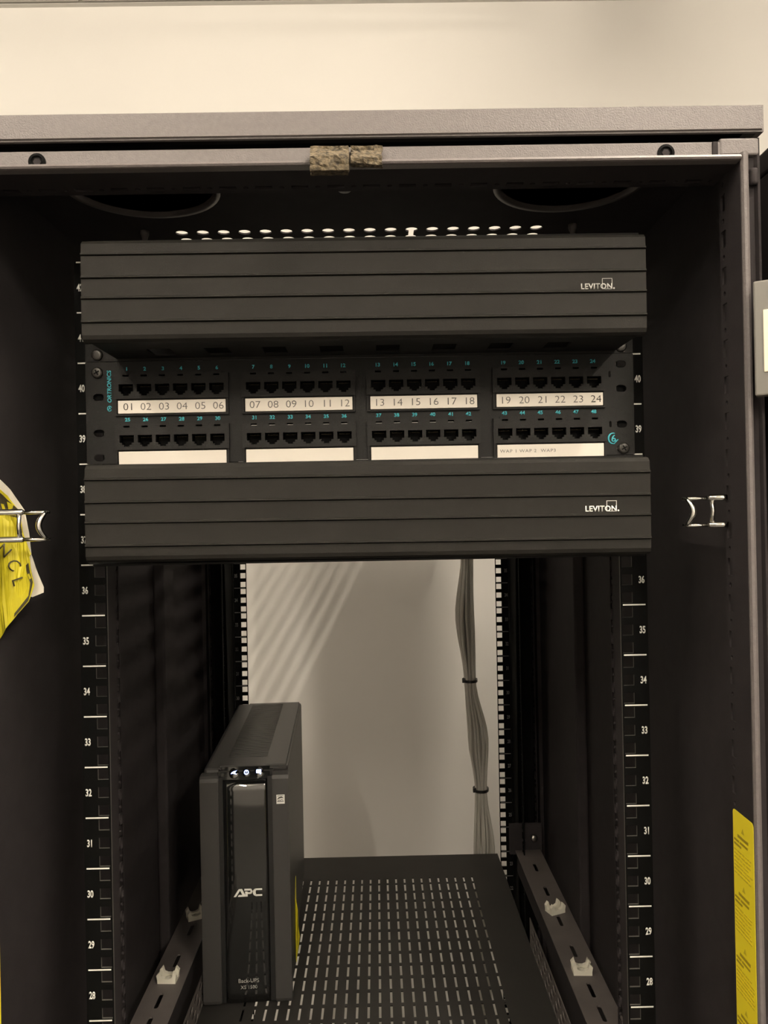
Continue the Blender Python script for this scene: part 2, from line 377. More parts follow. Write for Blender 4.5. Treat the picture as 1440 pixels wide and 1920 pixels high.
# mounting rails
ZT = 42 * U
def rail(s, y, front):
    holes = []
    for n in range(42):
        for c in (0.00635, 0.02225, 0.0381): holes.append((0.2279, 0.2373, n * U + c - 0.0047, n * U + c + 0.0047))
    me = grid_plate(0.2265, 0.2505, 0.0, ZT, holes, 0.002, 'mounting_rail')
    # flange joined to the face (one bent sheet)
    hs = []; n = 0
    bm = bmesh.new(); bm.from_mesh(me)
    for v in bm.verts: v.co = Vector((s * v.co.x, y - v.co.z, v.co.z * 0 + v.co.y))
    me2 = bm_mesh('mounting_rail', bm)
    r = add('mounting_rail', me2, 'rail_black', cab)
    me2.materials.append(MATS['lit_edge'])          # cut edges of the square holes, lighter: caught light put into the colour
    for p in me2.polygons:
        if abs(p.normal.y) < 0.5: p.material_index = 1
    if front:
        hs = []; z = 0.0105
        while z < ZT - 0.01:
            hs.append(rect(0.0245, 0.0300, z - 0.0050, z + 0.0050)); hs.append(circ(0.0272, z + 0.0111, 0.0014, 8)); z += U / 2
        add('rail_flange', shape2d([rect(0.0021, 0.0330, 0, ZT)] + hs, 0.0016, 'flange'), 'inner_paint', cab, T((s * 0.2273, y, 0)) @ FACER)
    else:
        hs = []; z = 0.0105
        for n in range(42):
            for c in (0.00635, 0.02225, 0.0381): hs.append(rect(-0.098, -0.091, n * U + c - 0.0047, n * U + c + 0.0047))
        add('rail_flange', shape2d([rect(-0.105, -0.0001, 0, ZT)] + hs, 0.0016, 'flange'), 'rail_black', cab, T((s * 0.2513, y, 0)) @ FACER)
    lo, hi = (26, 42) if front else (19, 36)
    lm = 'white_print' if front else 'shaded_print'  # same print front and rear; the rear one has its shade in the colour
    line = box_me(-0.01, 0.01, -0.0001, 0.0001, -0.0006, 0.0006, 0, 1, 'unit_line')
    line.materials.append(MATS[lm])
    for n in range(lo, hi + 1):
        add('unit_line', line, None, r, T((s * 0.2386, y - 0.0001, n * U)))
    for n in range(lo + 1, hi + 1):
        k = ('num', n, lm)
        if k not in TXT:
            m_ = text_me(str(n), 0.0067, 0.62, 0.03).copy(); m_.materials.append(MATS[lm]); TXT[k] = m_
        add('unit_number', TXT[k], None, r, T((s * 0.2453 + (0.0003 if s > 0 else -0.0003), y - 0.00005, (n - 0.5) * U - 0.0033)) @ FRONT)
    return r
for s in (-1, 1): rail(s, 0.0, True); rail(s, 0.7375, False)
# depth braces with slots
for s in (-1, 1):
    sl = [stadium(0.0, yy, 0.030, 0.0055, True) for yy in (0.13, 0.2115, 0.2565, 0.3420, 0.4190, 0.5065, 0.588)]
    add('depth_brace', shape2d([rect(-0.0215, 0.0215, 0.035, 0.665)] + sl, 0.002, 'depth_brace'), 'brace_grey', cab, T((s * 0.2610, 0, 1.059)))
    xa, xb = sorted((s * 0.2400, s * 0.2420))
    box('brace_web', xa, xb, 0.036, 0.64, 1.030, 1.058, 'inner_paint', cab)
    xa, xb = sorted((s * 0.2300, s * 0.2860))
    box('brace_bracket', xa, xb, 0.655, 0.660, 1.052, 1.105, 'inner_paint', cab, 0.001)
    add('brace_bolt', lathe_me([(0.0062, 0), (0.0062, 0.003), (0.004, 0.005)], 12), 'steel', cab, T((s * 0.2715, 0.655, 1.0805)) @ FRONT)
# warning labels on the inner returns of both front posts
def warning(s):
    y0, y1, z1, z0 = 0.0802, 0.1135, 1.4050, 1.005
    F = FACEL if s > 0 else Matrix(((0, 0, 1, 0), (-1, 0, 0, 0), (0, 1, 0, 0), (0, 0, 0, 1)))
    a = rrect(y0, y1, z0, z1, 0.003)
    p = add('warning_label', shape2d([a], 0.0003, 'warning_label'), 'label_yellow', cab, T((s * 0.2868, 0, 0)) @ F)
    p['label'] = 'yellow warning label with four blocks of small print'
    bm = bmesh.new(); bl = bmesh.new()
    zt = z1 - 0.010
    wd = y1 - y0
    def bar(b, u0, u1, z, h):
        bm_box(b, u0, u1, z - h / 2, z + h / 2, 0, 0.0004)
    for blk in range(4):
        c = (y0 + y1) / 2
        vs_ = [bl.verts.new((c - 0.0025, zt - 0.0045, 0.0003)), bl.verts.new((c + 0.0025, zt - 0.0045, 0.0003)), bl.verts.new((c, zt, 0.0003))]
        bl.faces.new(vs_)
        z = zt - 0.0085
        bar(bm, c - 0.0085, c + 0.0085, z, 0.0022); z -= 0.0042
        bar(bm, y0 + 0.0022, y0 + 0.010, z, 0.0016); bar(bm, y0 + 0.0115, y1 - 0.009, z, 0.0016); z -= 0.0033
        bar(bm, y0 + 0.0022, y0 + 0.0135, z, 0.0016); z -= 0.0045
        for ln in range(7):
            u = y0 + 0.0022; end = y1 - random.uniform(0.002, 0.007)
            while u < end - 0.002:
                e = min(u + random.uniform(0.003, 0.009), end); bar(bl, u, e, z, 0.0011); u = e + 0.0011
            z -= 0.0030
        zt -= 0.0470 if blk else 0.0445
    tag(add('printed_text', bm_mesh('print', bm), 'label_ink', p, T((s * 0.2867, 0, 0)) @ F), kind='stuff')
    tag(add('printed_text', bm_mesh('print', bl), 'label_ink_light', p, T((s * 0.2867, 0, 0)) @ F), kind='stuff')
warning(1); warning(-1)
# open front door at the right with its grey latch plate
DM = T((0.3085, -0.128, 0)) @ Matrix.Rotation(math.radians(-30), 4, 'Z')      # swung well past square
dr = box('front_door', 0.012, 0.560, 0.0, 0.018, ZB, 1.8900, 'inner_paint', cab, 0.002, M0=DM)
pl = box('latch_plate', -0.0180, 0.080, -0.0110, -0.0004, 1.7205, 1.8035, 'tag_grey', dr, 0.0012, M0=DM)
pl['label'] = 'grey latch plate with a cream insert'
box('latch_insert', -0.0118, 0.070, -0.0120, -0.0100, 1.7370, 1.7820, 'tag_cream', dr, 0.0006, M0=DM)

# neighbouring cabinet on the right, of which only a dark strip of the side shows
nb = thing('server_cabinet', (0.635, 0.16, FLOOR), 'dark side of the next server cabinet at the right edge', 'cabinet')
box('body', 0.3300, 0.9400, -0.0750, 0.40, FLOOR, 1.9080, 'inner_paint', nb, 0.002)
box('top_cap', 0.3290, 0.9410, -0.0850, 0.41, 1.9080, 1.9270, 'inner_paint', nb, 0.002)
box('front_door', 0.3350, 0.9350, -0.0950, -0.0755, 0.0, 1.89, 'inner_paint', nb, 0.003)

# ------------------------------------------------------------------ horizontal cable managers
def manager(zc, label, rib_f):
    t = thing('cable_manager', (0.006, 0, zc - U), label, 'cable manager', 'finger-less cable managers with ribbed covers')
    zb = zc - U
    hl = []
    for s in (-1, 1):
        for z in (zb + 0.00635, zb + 0.0826): hl.append(stadium(s * 0.2305, z, 0.0095, 0.0065))
    add('back_plate', shape2d([rect(-0.2410, 0.2410, zb + 0.0006, zb + 2 * U - 0.0006)] + hl, 0.0018, 'back_plate'), 'panel_black', t, T((0, -0.0016, 0)) @ FRONT)
    sl = [rect(-0.167 + 0.0478 * k - 0.0100, -0.167 + 0.0478 * k + 0.0100, -0.041, -0.013) for k in range(8)]
    add('tray', shape2d([rect(-0.2135, 0.2255, -0.0690, -0.0026)] + sl, 0.0015, 'tray'), 'panel_black', t, T((0, 0, zb + 0.0035)))
    add('tray', shape2d([rect(-0.2135, 0.2255, -0.0690, -0.0026)] + sl, 0.0015, 'tray'), 'panel_black', t, T((0, 0, zb + 2 * U - 0.0065)))
    # ribbed cover, one extruded profile
    zt, z0 = zc + 0.0355, zc - 0.0450
    if rib_f == 'low': zt, z0 = zc + 0.0378, zc - 0.0392
    H = zt - z0; yf = -0.0825
    pr = [(-0.0700, zt - 0.0015), (-0.0740, zt), (-0.0790, zt - 0.0012), (yf + 0.0008, zt - 0.0040)]
    fr = (0.160, 0.390, 0.595, 0.830) if rib_f == 'low' else (0.158, 0.380, 0.580, 0.808)
    yo = [yf + 0.0004, yf, yf + 0.0001, yf, yf + 0.0003]
    for i, q in enumerate(fr):
        z = zt - q * H
        pr += [(yo[i], z + 0.0016), (yf - 0.0013, z + 0.0009), (yf - 0.0013, z - 0.0002), (yo[i + 1] + 0.0010, z - 0.0008), (yo[i + 1], z - 0.0012)]
    pr += [(yf + 0.0003, z0 + 0.0052), (yf + 0.0016, z0 + 0.0022), (yf + 0.0045, z0 + 0.0004), (-0.0745, z0), (-0.0700, z0 + 0.0012)]
    TL = T((0.006, 0, zc)) @ Matrix.Rotation(math.radians(0.16 if rib_f == 'up' else 0.22), 4, 'Y') @ T((-0.006, 0, -zc))
    cv = add('cover', extrude_profile(pr, -0.2142, 0.2262, 'x'), 'cover_black', t, TL)
    # maker's mark
    lz = zt - 0.56 * H + 0.0003
    LG = 'grey_print' if rib_f != 'low' else 'white_print'
    yy = yf + 0.00005
    add('maker_text', text_me('LEVITON', 0.0046, 0.96, 0.022, space=1.06, th=0.00025).copy(), LG, cv, TL @ T((0.1872, yy, lz)) @ FRONT)
    fr_ = [rect(0.1916, 0.1995, lz + 0.0000, lz + 0.0085), rect(0.19195, 0.19915, lz + 0.00035, lz + 0.00815)]
    add('maker_square', shape2d(fr_, 0.0004, 'square'), LG, cv, TL @ T((0, yy, 0)) @ FRONT)
    add('maker_dot', shape2d([circ(0.2008, lz + 0.0007, 0.0007, 12)], 0.0004, 'dot'), LG, cv, TL @ T((0, yy, 0)) @ FRONT)
    for x, z in ((-0.2305, zb + 0.00635), (0.2305, zb + 0.00635), (-0.2305, zb + 0.0826), (0.2305, zb + 0.0826)):
        screw(t, x, -0.0025, z, 0.0050)
manager(41 * U - U + U, 'upper black ribbed cable manager cover, above the patch panel', 'up')
manager(37 * U, 'lower black ribbed cable manager cover, below the patch panel', 'low')

# ------------------------------------------------------------------ 48-port patch panel
pp = thing('patch_panel', (0, 0, 38 * U), 'black 48-port patch panel with teal port numbers and white label strips', 'patch panel')
MX = (-0.1652, -0.0543, 0.0550, 0.1656); ROW = (0.0, -0.0445)
cut = []
for mx in MX:
    for dz in ROW: cut.append(rect(mx - 0.0475, mx + 0.0475, 1.7460 + dz, 1.7660 + dz))
for s in (-1, 1):
    for z in (1.7686, 1.7471, 1.7156, 1.6941): cut.append(stadium(s * 0.2296, z, 0.0098, 0.0062))
cut.append(stadium(0.2199, 1.7599, 0.0055, 0.0022, True)); cut.append(stadium(0.2198, 1.7157, 0.0055, 0.0022, True))
add('faceplate', shape2d([rrect(-0.2408, 0.2408, 1.6887, 1.7779, 0.001)] + cut, 0.0018, 'faceplate'), 'panel_black', pp, T((0, -0.0026, 0)) @ FRONT)
# jack module mesh (shared): origin at module centre x, row reference height
PW = 0.01578; PX = [(-2.5 + k) * PW for k in range(6)]
hl = []
for px in PX:
    hl += [(px - 0.0063, px + 0.0063, 0.0207, 0.0272), (px - 0.0042, px + 0.0042, 0.0188, 0.0207), (px - 0.0024, px + 0.0024, 0.0172, 0.0188),
           (px - 0.0027, px + 0.0027, 0.0338, 0.0354)]
mod = grid_plate(-0.0498, 0.0498, 0.0143, 0.0362, hl, 0.0034, 'jack_module')
bm = bmesh.new(); bm.from_mesh(mod)
bm_box(bm, -0.0440, 0.0440, 0.0362, 0.0372, -0.0034, -0.0004)
bm_box(bm, -0.0470, 0.0470, 0.0158, 0.0352, -0.0135, -0.0130)      # closed box behind the openings
bm_box(bm, -0.0470, 0.0470, 0.0355, 0.0360, -0.0130, -0.0030); bm_box(bm, -0.0470, 0.0470, 0.0158, 0.0163, -0.0130, -0.0034)
bm_box(bm, -0.0470, -0.0465, 0.0163, 0.0355, -0.0130, -0.0034); bm_box(bm, 0.0465, 0.0470, 0.0163, 0.0355, -0.0130, -0.0034)
bm_box(bm, -0.0495, 0.0495, -0.0002, 0.0012, -0.0034, -0.0010); bm_box(bm, -0.0495, -0.0478, 0.0012, 0.0143, -0.0034, -0.0010)
bm_box(bm, 0.0478, 0.0495, 0.0012, 0.0143, -0.0034, -0.0010); bm_box(bm, -0.0478, 0.0478, 0.0012, 0.0143, -0.0034, -0.0026)
bm.to_mesh(mod); bm.free(); mod.materials.append(MATS['module_black'])
# port interior mesh: open box with eight contacts and a plug ledge
bm = bmesh.new()
x0, x1, z0, z1, yb = -0.0063, 0.0063, -0.0050, 0.0050, 0.0100
bm_box(bm, x0 - 0.0004, x0, z0, z1, -yb, -0.0035); bm_box(bm, x1, x1 + 0.0004, z0, z1, -yb, -0.0035)
bm_box(bm, x0, x1, z1, z1 + 0.0004, -yb, -0.0035); bm_box(bm, x0, x1, z0 - 0.0004, z0, -yb, -0.0035); bm_box(bm, x0, x1, z0, z1, -yb - 0.0004, -yb)
bm_box(bm, x0, -0.0042, z0, -0.0015, -0.0085, -0.0035); bm_box(bm, 0.0042, x1, z0, -0.0015, -0.0085, -0.0035)
pm = bm_mesh('port', bm); pm.materials.append(MATS['port_black']); pm.materials.append(MATS['contact_metal'])
bm = bmesh.new(); bm.from_mesh(pm)
for k in range(8):
    vs_ = bm_box(bm, -0.0040 + 0.00114 * k - 0.0002, -0.0040 + 0.00114 * k + 0.0002, 0.0008, 0.0012, -0.0095, -0.0040)
    for v in vs_:
        v.co.y += (v.co.z + 0.0040) * -0.55 + 0.0022
        for f in v.link_faces: f.material_index = 1
bm.to_mesh(pm); bm.free()
YM = -0.0035 - 0.0034
n = 0
for r, dz in enumerate(ROW):
    for mi, mx in enumerate(MX):
        z0 = 1.7305 + dz
        M = T((mx, YM, z0)) @ FRONT
        jm = add('jack_module', mod, None, pp, M)
        for px in PX: add('port', pm, None, jm, T((mx + px, YM, z0 + 0.0222)) @ FRONT)
        lh = 0.0113
        ls = box('label_strip', mx - 0.0466, mx + 0.0470, YM + 0.0002, YM + 0.0024, z0 + 0.0016, z0 + 0.0016 + lh, 'label_paper', pp, 0.0002)
        for k, px in enumerate(PX):
            num = r * 24 + mi * 6 + k + 1
            kk = ('port', num)
            m_ = text_me(str(num), 0.0034, 1.08, 0.035).copy(); m_.materials.append(MATS['teal_print'])
            add('port_number', m_, None, pp, T((mx + px, -0.00352, z0 + 0.0394)) @ FRONT)
            if r == 0:
                m_ = text_me('%02d' % num, 0.0060, 1.12, -0.012).copy(); m_.materials.append(MATS['ink_grey' if num not in (1, 24) else 'ink'])
                add('label_text', m_, None, ls, T((mx + px + 0.0014, YM + 0.0001, z0 + 0.0045)) @ FRONT)
        if r == 1 and mi == 3:
            for s_, xx in (('WAP 1', 0.1283), ('WAP 2', 0.1457), ('WAP3', 0.1635)):
                m_ = text_me(s_, 0.0027, 1.15, -0.01, space=1.15).copy(); m_.materials.append(MATS['ink_grey'])
                add('label_text', m_, None, ls, T((xx, YM + 0.0001, z0 + 0.0060)) @ FRONT)
# maker's marks on the face
m_ = text_me('ORTRONICS', 0.0038, 1.0, 0.03, 0.15).copy()
add('maker_text', m_, 'teal_print', pp, T((-0.2182, -0.0036, 1.7565)) @ FRONT @ Matrix.Rotation(PI / 2, 4, 'Z'))
bm = bmesh.new()
tube_pts(bm, [(-0.2201 + 0.0018 * math.cos(a), 1.7371 + 0.0022 * math.sin(a), 0.0) for a in [0.4 + 5.4 * i / 18 for i in range(19)]], 0.0004, 6)
tube_pts(bm, [(-0.2213, 1.7360, 0), (-0.2201, 1.7375, 0), (-0.2189, 1.7366, 0)], 0.0004, 6); tube_pts(bm, [(-0.2201, 1.7375, 0), (-0.2199, 1.7388, 0)], 0.0004, 6)
add('maker_emblem', bm_mesh('emblem', bm, True), 'teal_print', pp, T((0, -0.0036, 0)) @ FRONT)
m_ = text_me('6', 0.0066, 1.0, 0.02).copy(); add('category_mark', m_, 'teal_print', pp, T((0.2222, -0.0036, 1.6998)) @ FRONT)
bm = bmesh.new(); tube_pts(bm, [(0.2219 + 0.0043 * math.cos(a), 1.7030 + 0.0047 * math.sin(a), 0) for a in [1.2 + 3.7 * i / 20 for i in range(21)]], [0.0003 + 0.0006 * math.sin(PI * i / 20) for i in range(21)], 6)
tube_pts(bm, [(0.2226, 1.6984, 0), (0.2262, 1.7022, 0)], 0.0005, 6)
add('category_mark', bm_mesh('swoosh', bm, True), 'teal_print', pp, T((0, -0.0036, 0)) @ FRONT)
for x, z in ((-0.2302, 1.7686), (0.2309, 1.6943)):
    s_ = screw(pp, x, -0.0035, z, 0.0050, 'screw_black', 0.0026)
    screw_cross(s_, x, -0.0038, z)

# ------------------------------------------------------------------ perforated shelf
sh = thing('perforated_shelf', (0, 0.37, 0.985), 'black perforated shelf under the battery unit', 'shelf')
SZ = 1.02
hl = []
for k in range(24):
    cx = 0.1629 - 0.01436 * k
    hl.append((round(cx - 0.0015, 5), round(cx + 0.0015, 5), 0.6300, 0.6468))
    for j in range(20):
        cy = 0.6140 - 0.0296 * j; hl.append((round(cx - 0.0015, 5), round(cx + 0.0015, 5), round(cy - 0.0122, 5), round(cy + 0.0122, 5)))
add('deck', grid_plate(-0.2205, 0.2205, 0.004, 0.735, hl, 0.0015, 'deck'), 'shelf_black', sh, T((0, 0, SZ)))
box('rear_lip', -0.2205, 0.2205, 0.7335, 0.735, SZ - 0.020, SZ - 0.0016, 'shelf_black', sh)
box('front_lip', -0.2205, 0.2205, 0.004, 0.0055, SZ - 0.035, SZ - 0.0016, 'shelf_black', sh)
def diamond(cx, cy, a, b): return [(cx - a, cy), (cx - a * 0.35, cy - b), (cx + a * 0.35, cy - b), (cx + a, cy), (cx + a * 0.35, cy + b), (cx - a * 0.35, cy + b)]
for s in (-1, 1):
    hd = []
    for r_ in range(3):
        for k in range(16):
            cx = 0.022 + 0.0256 * k + (0.0128 if r_ % 2 else 0); hd.append(diamond(cx, 0.0078 + 0.0122 * r_, 0.0098, 0.0040))
    add('side_bracket', shape2d([rect(0.004, 0.436, 0, 0.0405)] + hd, 0.0012, 'side_bracket'), 'brace_grey', sh, T((s * 0.2218, 0, SZ - 0.004)) @ FACER)

# ------------------------------------------------------------------ battery unit (UPS)
UB = T((-0.1625, 0.306, SZ)) @ Matrix.Rotation(math.radians(2.6), 4, 'Z')
ups = thing('battery_backup', (-0.1625, 0.306, SZ), 'black upright battery backup unit with three lit blue buttons and glossy front', 'battery backup', rz=math.radians(2.6))
box('body', -0.0535, 0.0550, 0.014, 0.362, 0.006, 0.298, 'ups_plastic', ups, 0.005, 3, M0=UB)
bm = bmesh.new(); bm_box(bm, -0.0345, 0.0545, 0.012, 0.352, 0.294, 0.3010)
bmesh.ops.bevel(bm, geom=bm.edges[:], offset=0.0025, segments=2, affect='EDGES')
add('top_plate', bm_mesh('top_plate', bm), 'ups_plastic', ups, UB)
bm = bmesh.new()
for k in range(46): bm_box(bm, -0.0260, 0.0255, 0.050 + 0.00635 * k, 0.050 + 0.00635 * k + 0.0036, 0.3000, 0.3016)
o = add('vent_ribs', bm_mesh('vent_ribs', bm), 'ups_plastic', ups, UB); o['kind'] = 'stuff'
box('vent_bed', -0.0268, 0.0263, 0.0485, 0.3435, 0.2985, 0.30105, 'ups_dark', ups, M0=UB)
# side columns with rounded fronts
def column(u0, u1, zt):
    pr = [(0.016, 0.002), (0.003, 0.002), (0.0012, 0.004), (0.0, 0.008), (0.0, zt - 0.008), (0.0012, zt - 0.0035), (0.004, zt - 0.0008), (0.008, zt), (0.016, zt)]
    me = extrude_profile([(a, b) for a, b in pr], u0, u1, 'x')
    bm = bmesh.new(); bm.from_mesh(me); bmesh.ops.bevel(bm, geom=[e for e in bm.edges if abs(e.verts[0].co.x - e.verts[1].co.x) < 1e-6], offset=0.0010, segments=2, affect='EDGES'); bm.to_mesh(me); bm.free()
    add('front_column', me, 'ups_plastic', ups, UB)
column(-0.0560, -0.0325, 0.2925); column(0.0352, 0.0560, 0.2945)
box('front_recess', -0.0335, 0.0360, 0.0085, 0.0160, 0.003, 0.296, 'ups_dark', ups, M0=UB)
for ua, ub in ((-0.0325, -0.0272), (0.0292, 0.0352)): box('groove_shade', ua, ub, 0.0030, 0.0088, 0.004, 0.2895, 'ups_dark', ups, M0=UB)  # dark strips filling the grooves, groove shade put into their colour
# glossy centre panel, slightly convex
v, f = [], []; nu, nv = 12, 20
for j in range(nv + 1):
    for i in range(nu + 1):
        u = -0.0268 + 0.0556 * i / nu; z = 0.0035 + 0.2820 * j / nv
        e = (2 * i / nu - 1) ** 2; zz = (j / nv)
        v.append((u, 0.0034 - 0.0009 * (1 - e) - 0.0012 * (1 - (2 * zz - 1) ** 2), z))
m_ = len(v)
for j in range(nv):
    for i in range(nu): a = j * (nu + 1) + i; f.append((a, a + 1, a + nu + 2, a + nu + 1))
rim = [i for i in range(nu + 1)] + [j * (nu + 1) + nu for j in range(1, nv + 1)] + [nv * (nu + 1) + i for i in range(nu - 1, -1, -1)] + [j * (nu + 1) for j in range(nv - 1, 0, -1)]
for k in rim: v.append((v[k][0], 0.0095, v[k][2]))
for k in range(len(rim)): k2 = (k + 1) % len(rim); f.append((rim[k], m_ + k, m_ + k2, rim[k2]))
gp = add('front_panel', mesh_py('front_panel', v, f, True), 'ups_gloss', ups, UB)
# button strip leaning back
pr = [(0.0040, 0.2862), (0.0115, 0.3000), (0.0150, 0.3000), (0.0150, 0.2862)]
add('button_strip', extrude_profile(pr, -0.0300, 0.0320, 'x'), 'ups_gloss', ups, UB)
BM = lambda u, z=0.2930, d=0.0: UB @ T((u, 0.0073 + d, z)) @ Matrix.Rotation(math.radians(-28), 4, 'X') @ FRONT
for k, (u, r_) in enumerate(((-0.0130, 0.0066), (0.0026, 0.0052), (0.0182, 0.0066))):
    b = add('button', lathe_me([(r_, -0.001), (r_, 0.0012), (r_ * 0.9, 0.0018), (0, 0.0020)], 20), 'ups_gloss', ups, BM(u))
    if k == 0: sh2 = [[(-0.0040, -0.0014), (-0.0010, -0.0010), (0.0028, -0.0022), (0.0012, 0.0004), (0.0034, 0.0026), (-0.0004, 0.0018), (-0.0030, 0.0004)]]
    elif k == 1: sh2 = [circ(0, 0, 0.0030, 18), circ(0, 0, 0.0020, 18), rect(-0.0004, 0.0004, 0.0002, 0.0018)]
    else: sh2 = [rrect(-0.0031, 0.0031, -0.0014, 0.0030, 0.0008), circ(0.0022, -0.0022, 0.0007, 10)]
    add('button_icon', shape2d(sh2, 0.0003, 'icon'), 'icon_glow', b, BM(u, 0.2930) @ T((0, 0.0004, 0.0022)))
# lettering
def ups_text(s_, h, u, z, m, parent, vy, xs=1.0, bold=0.0, shear=0.0):
    me = text_me(s_, h, xs, bold, shear, th=0.00025).copy(); add('lettering', me, m, parent, UB @ T((u, vy, z)) @ FRONT)
# bold slanted three-letter mark built from strokes
bm = bmesh.new()
def poly(pts):
    a = [bm.verts.new((p[0], p[1], 0)) for p in pts]; b = [bm.verts.new((p[0], p[1], 0.0003)) for p in pts]
    k = len(pts); bm.faces.new(b); bm.faces.new(a[::-1])
    for i in range(k): bm.faces.new((a[i], a[(i + 1) % k], b[(i + 1) % k], b[i]))
A = [[(0, 0), (6, 10), (8.8, 10), (2.8, 0)], [(6.6, 10), (9.8, 10), (14.2, 0), (11, 0)], [(4.6, 0), (11.2, 0), (10.2, 2.2), (6.0, 2.2)],
     [(13.2, 0), (16.2, 0), (16.2, 6.4), (13.2, 6.4)], [(12.4, 7.6), (20.2, 7.6), (20.2, 10), (12.4, 10)], [(18.6, 3.0), (20.8, 3.6), (22, 6.5), (20.8, 9.4), (19.4, 10), (19.6, 7.6), (19.4, 5.6)], [(16.2, 3.2), (19.6, 3.2), (19.6, 5.4), (16.2, 5.4)],
     [(25, 7.6), (33, 7.6), (33, 10), (25.5, 10), (23.5, 9)], [(25.5, 0), (33, 0), (33, 2.4), (25.5, 2.4), (24, 1.2)], [(22.5, 7.5), (23.5, 9), (25.5, 10), (26, 7.6), (25.4, 5.2), (26, 2.4), (25.5, 0), (23.3, 1.4), (22.4, 3.5), (22.2, 5.5)]]
for pgon in A: poly([(p[0] * 0.00109, p[1] * 0.00099) for p in pgon])
add('maker_text', bm_mesh('mark', bm), 'white_print', gp, UB @ T((-0.0155, 0.0003, 0.1388)) @ FRONT)
ups_text('Back-UPS', 0.0050, 0.0015, 0.0292, 'grey_print', gp, 0.0014, 0.95)
ups_text('XS 1500', 0.0043, 0.0015, 0.0212, 'grey_print', gp, 0.0016, 1.0)
# small white efficiency sticker on the right column
st = add('sticker', shape2d([rect(-0.0052, 0.0052, -0.0058, 0.0058)], 0.0002, 'sticker'), 'white_print', ups, UB @ T((0.0458, -0.0002, 0.2605)) @ FRONT)
bm = bmesh.new()
bm_box(bm, -0.0042, 0.0042, -0.0030, -0.0022, 0, 0.0003)
tube_pts(bm, [(-0.0040, -0.0002, 0), (-0.0020, 0.0018, 0), (0.0010, 0.0026, 0), (0.0036, 0.0016, 0)], [0.0003, 0.0009, 0.0010, 0.0003], 8)
tube_pts(bm, [(-0.0038, 0.0040, 0), (0, 0.0046, 0), (0.0038, 0.0040, 0)], 0.0004, 6)
tube_pts(bm, [(-0.0030, -0.0020, 0), (-0.0015, -0.0006, 0), (-0.0005, -0.0018, 0), (0.0010, -0.0004, 0), (0.0030, -0.0012, 0)], 0.00035, 6)
add('sticker_print', bm_mesh('sp', bm), 'ink', st, UB @ T((0.0458, -0.0002, 0.2605)) @ FRONT)
# torn yellow tag hanging on the right flank
v = [(0.0560, 0.115, 0.110), (0.0556, 0.105, 0.085), (0.0590, 0.098, 0.070), (0.0600, 0.090, 0.052), (0.0610, 0.092, 0.036), (0.0570, 0.080, 0.008), (0.0552, 0.112, 0.008), (0.0552, 0.132, 0.050)]
bm = bmesh.new(); fa = bm.faces.new([bm.verts.new(p) for p in v]); bmesh.ops.triangulate(bm, faces=[fa]); bmesh.ops.solidify(bm, geom=bm.faces[:], thickness=0.0005)
o = add('side_tag', bm_mesh('tag', bm), 'bag_yellow', ups, UB); o['label'] = 'thin yellow tag on the flank'
for u in (-0.04, 0.042):
    for vv in (0.03, 0.33): add('foot', lathe_me([(0.008, 0), (0.008, 0.0065)], 14), 'ups_dark', ups, UB @ T((u, vv, 0)))

# ------------------------------------------------------------------ cable tie mounts on the braces
def tie_mount(x, y, rz, label):
    t = thing('cable_tie_mount', (x, y, 1.0600), label, 'cable mount', 'white cable tie mounts on the side braces', rz)
    M = T((x, y, 1.0601)) @ Matrix.Rotation(rz, 4, 'Z')
    bm = bmesh.new()
    # saddle profile in (x,z) extruded along y
    pr = [(-0.0115, 0), (0.0115, 0), (0.0115, 0.0045), (0.0125, 0.0100), (0.0085, 0.0145), (0.0065, 0.0075), (0.0025, 0.0058), (-0.0025, 0.0058), (-0.0065, 0.0075), (-0.0085, 0.0145), (-0.0125, 0.0100), (-0.0115, 0.0045)]
    for (ya, yb) in ((-0.0085, -0.0035), (0.0035, 0.0085)):
        a = [bm.verts.new((p[0], ya, p[1])) for p in pr]; b = [bm.verts.new((p[0], yb, p[1])) for p in pr]
        k = len(pr); bm.faces.new(a); bm.faces.new(b[::-1])
        for i in range(k): bm.faces.new((a[i], b[i], b[(i + 1) % k], a[(i + 1) % k]))
    bm_box(bm, -0.0115, 0.0115, -0.0036, 0.0036, 0, 0.0030)
    bmesh.ops.triangulate(bm, faces=[f_ for f_ in bm.faces if len(f_.verts) > 4])
    add('saddle', bm_mesh('saddle', bm), 'nylon_white', t, M)
    add('push_rivet', lathe_me([(0.0028, 0.003), (0.0028, 0.0045), (0, 0.0048)], 14), 'nylon_white', t, M)
tie_mount(-0.2604, 0.2985, -0.05, 'white cable tie mount on the left brace, nearer one')
tie_mount(-0.2620, 0.4520, 0.45, 'white cable tie mount on the left brace, beside the battery unit')
tie_mount(0.2600, 0.4440, 0.40, 'white cable tie mount on the right brace, farther one')
tie_mount(0.2592, 0.2940, -0.05, 'white cable tie mount on the right brace, nearer one')

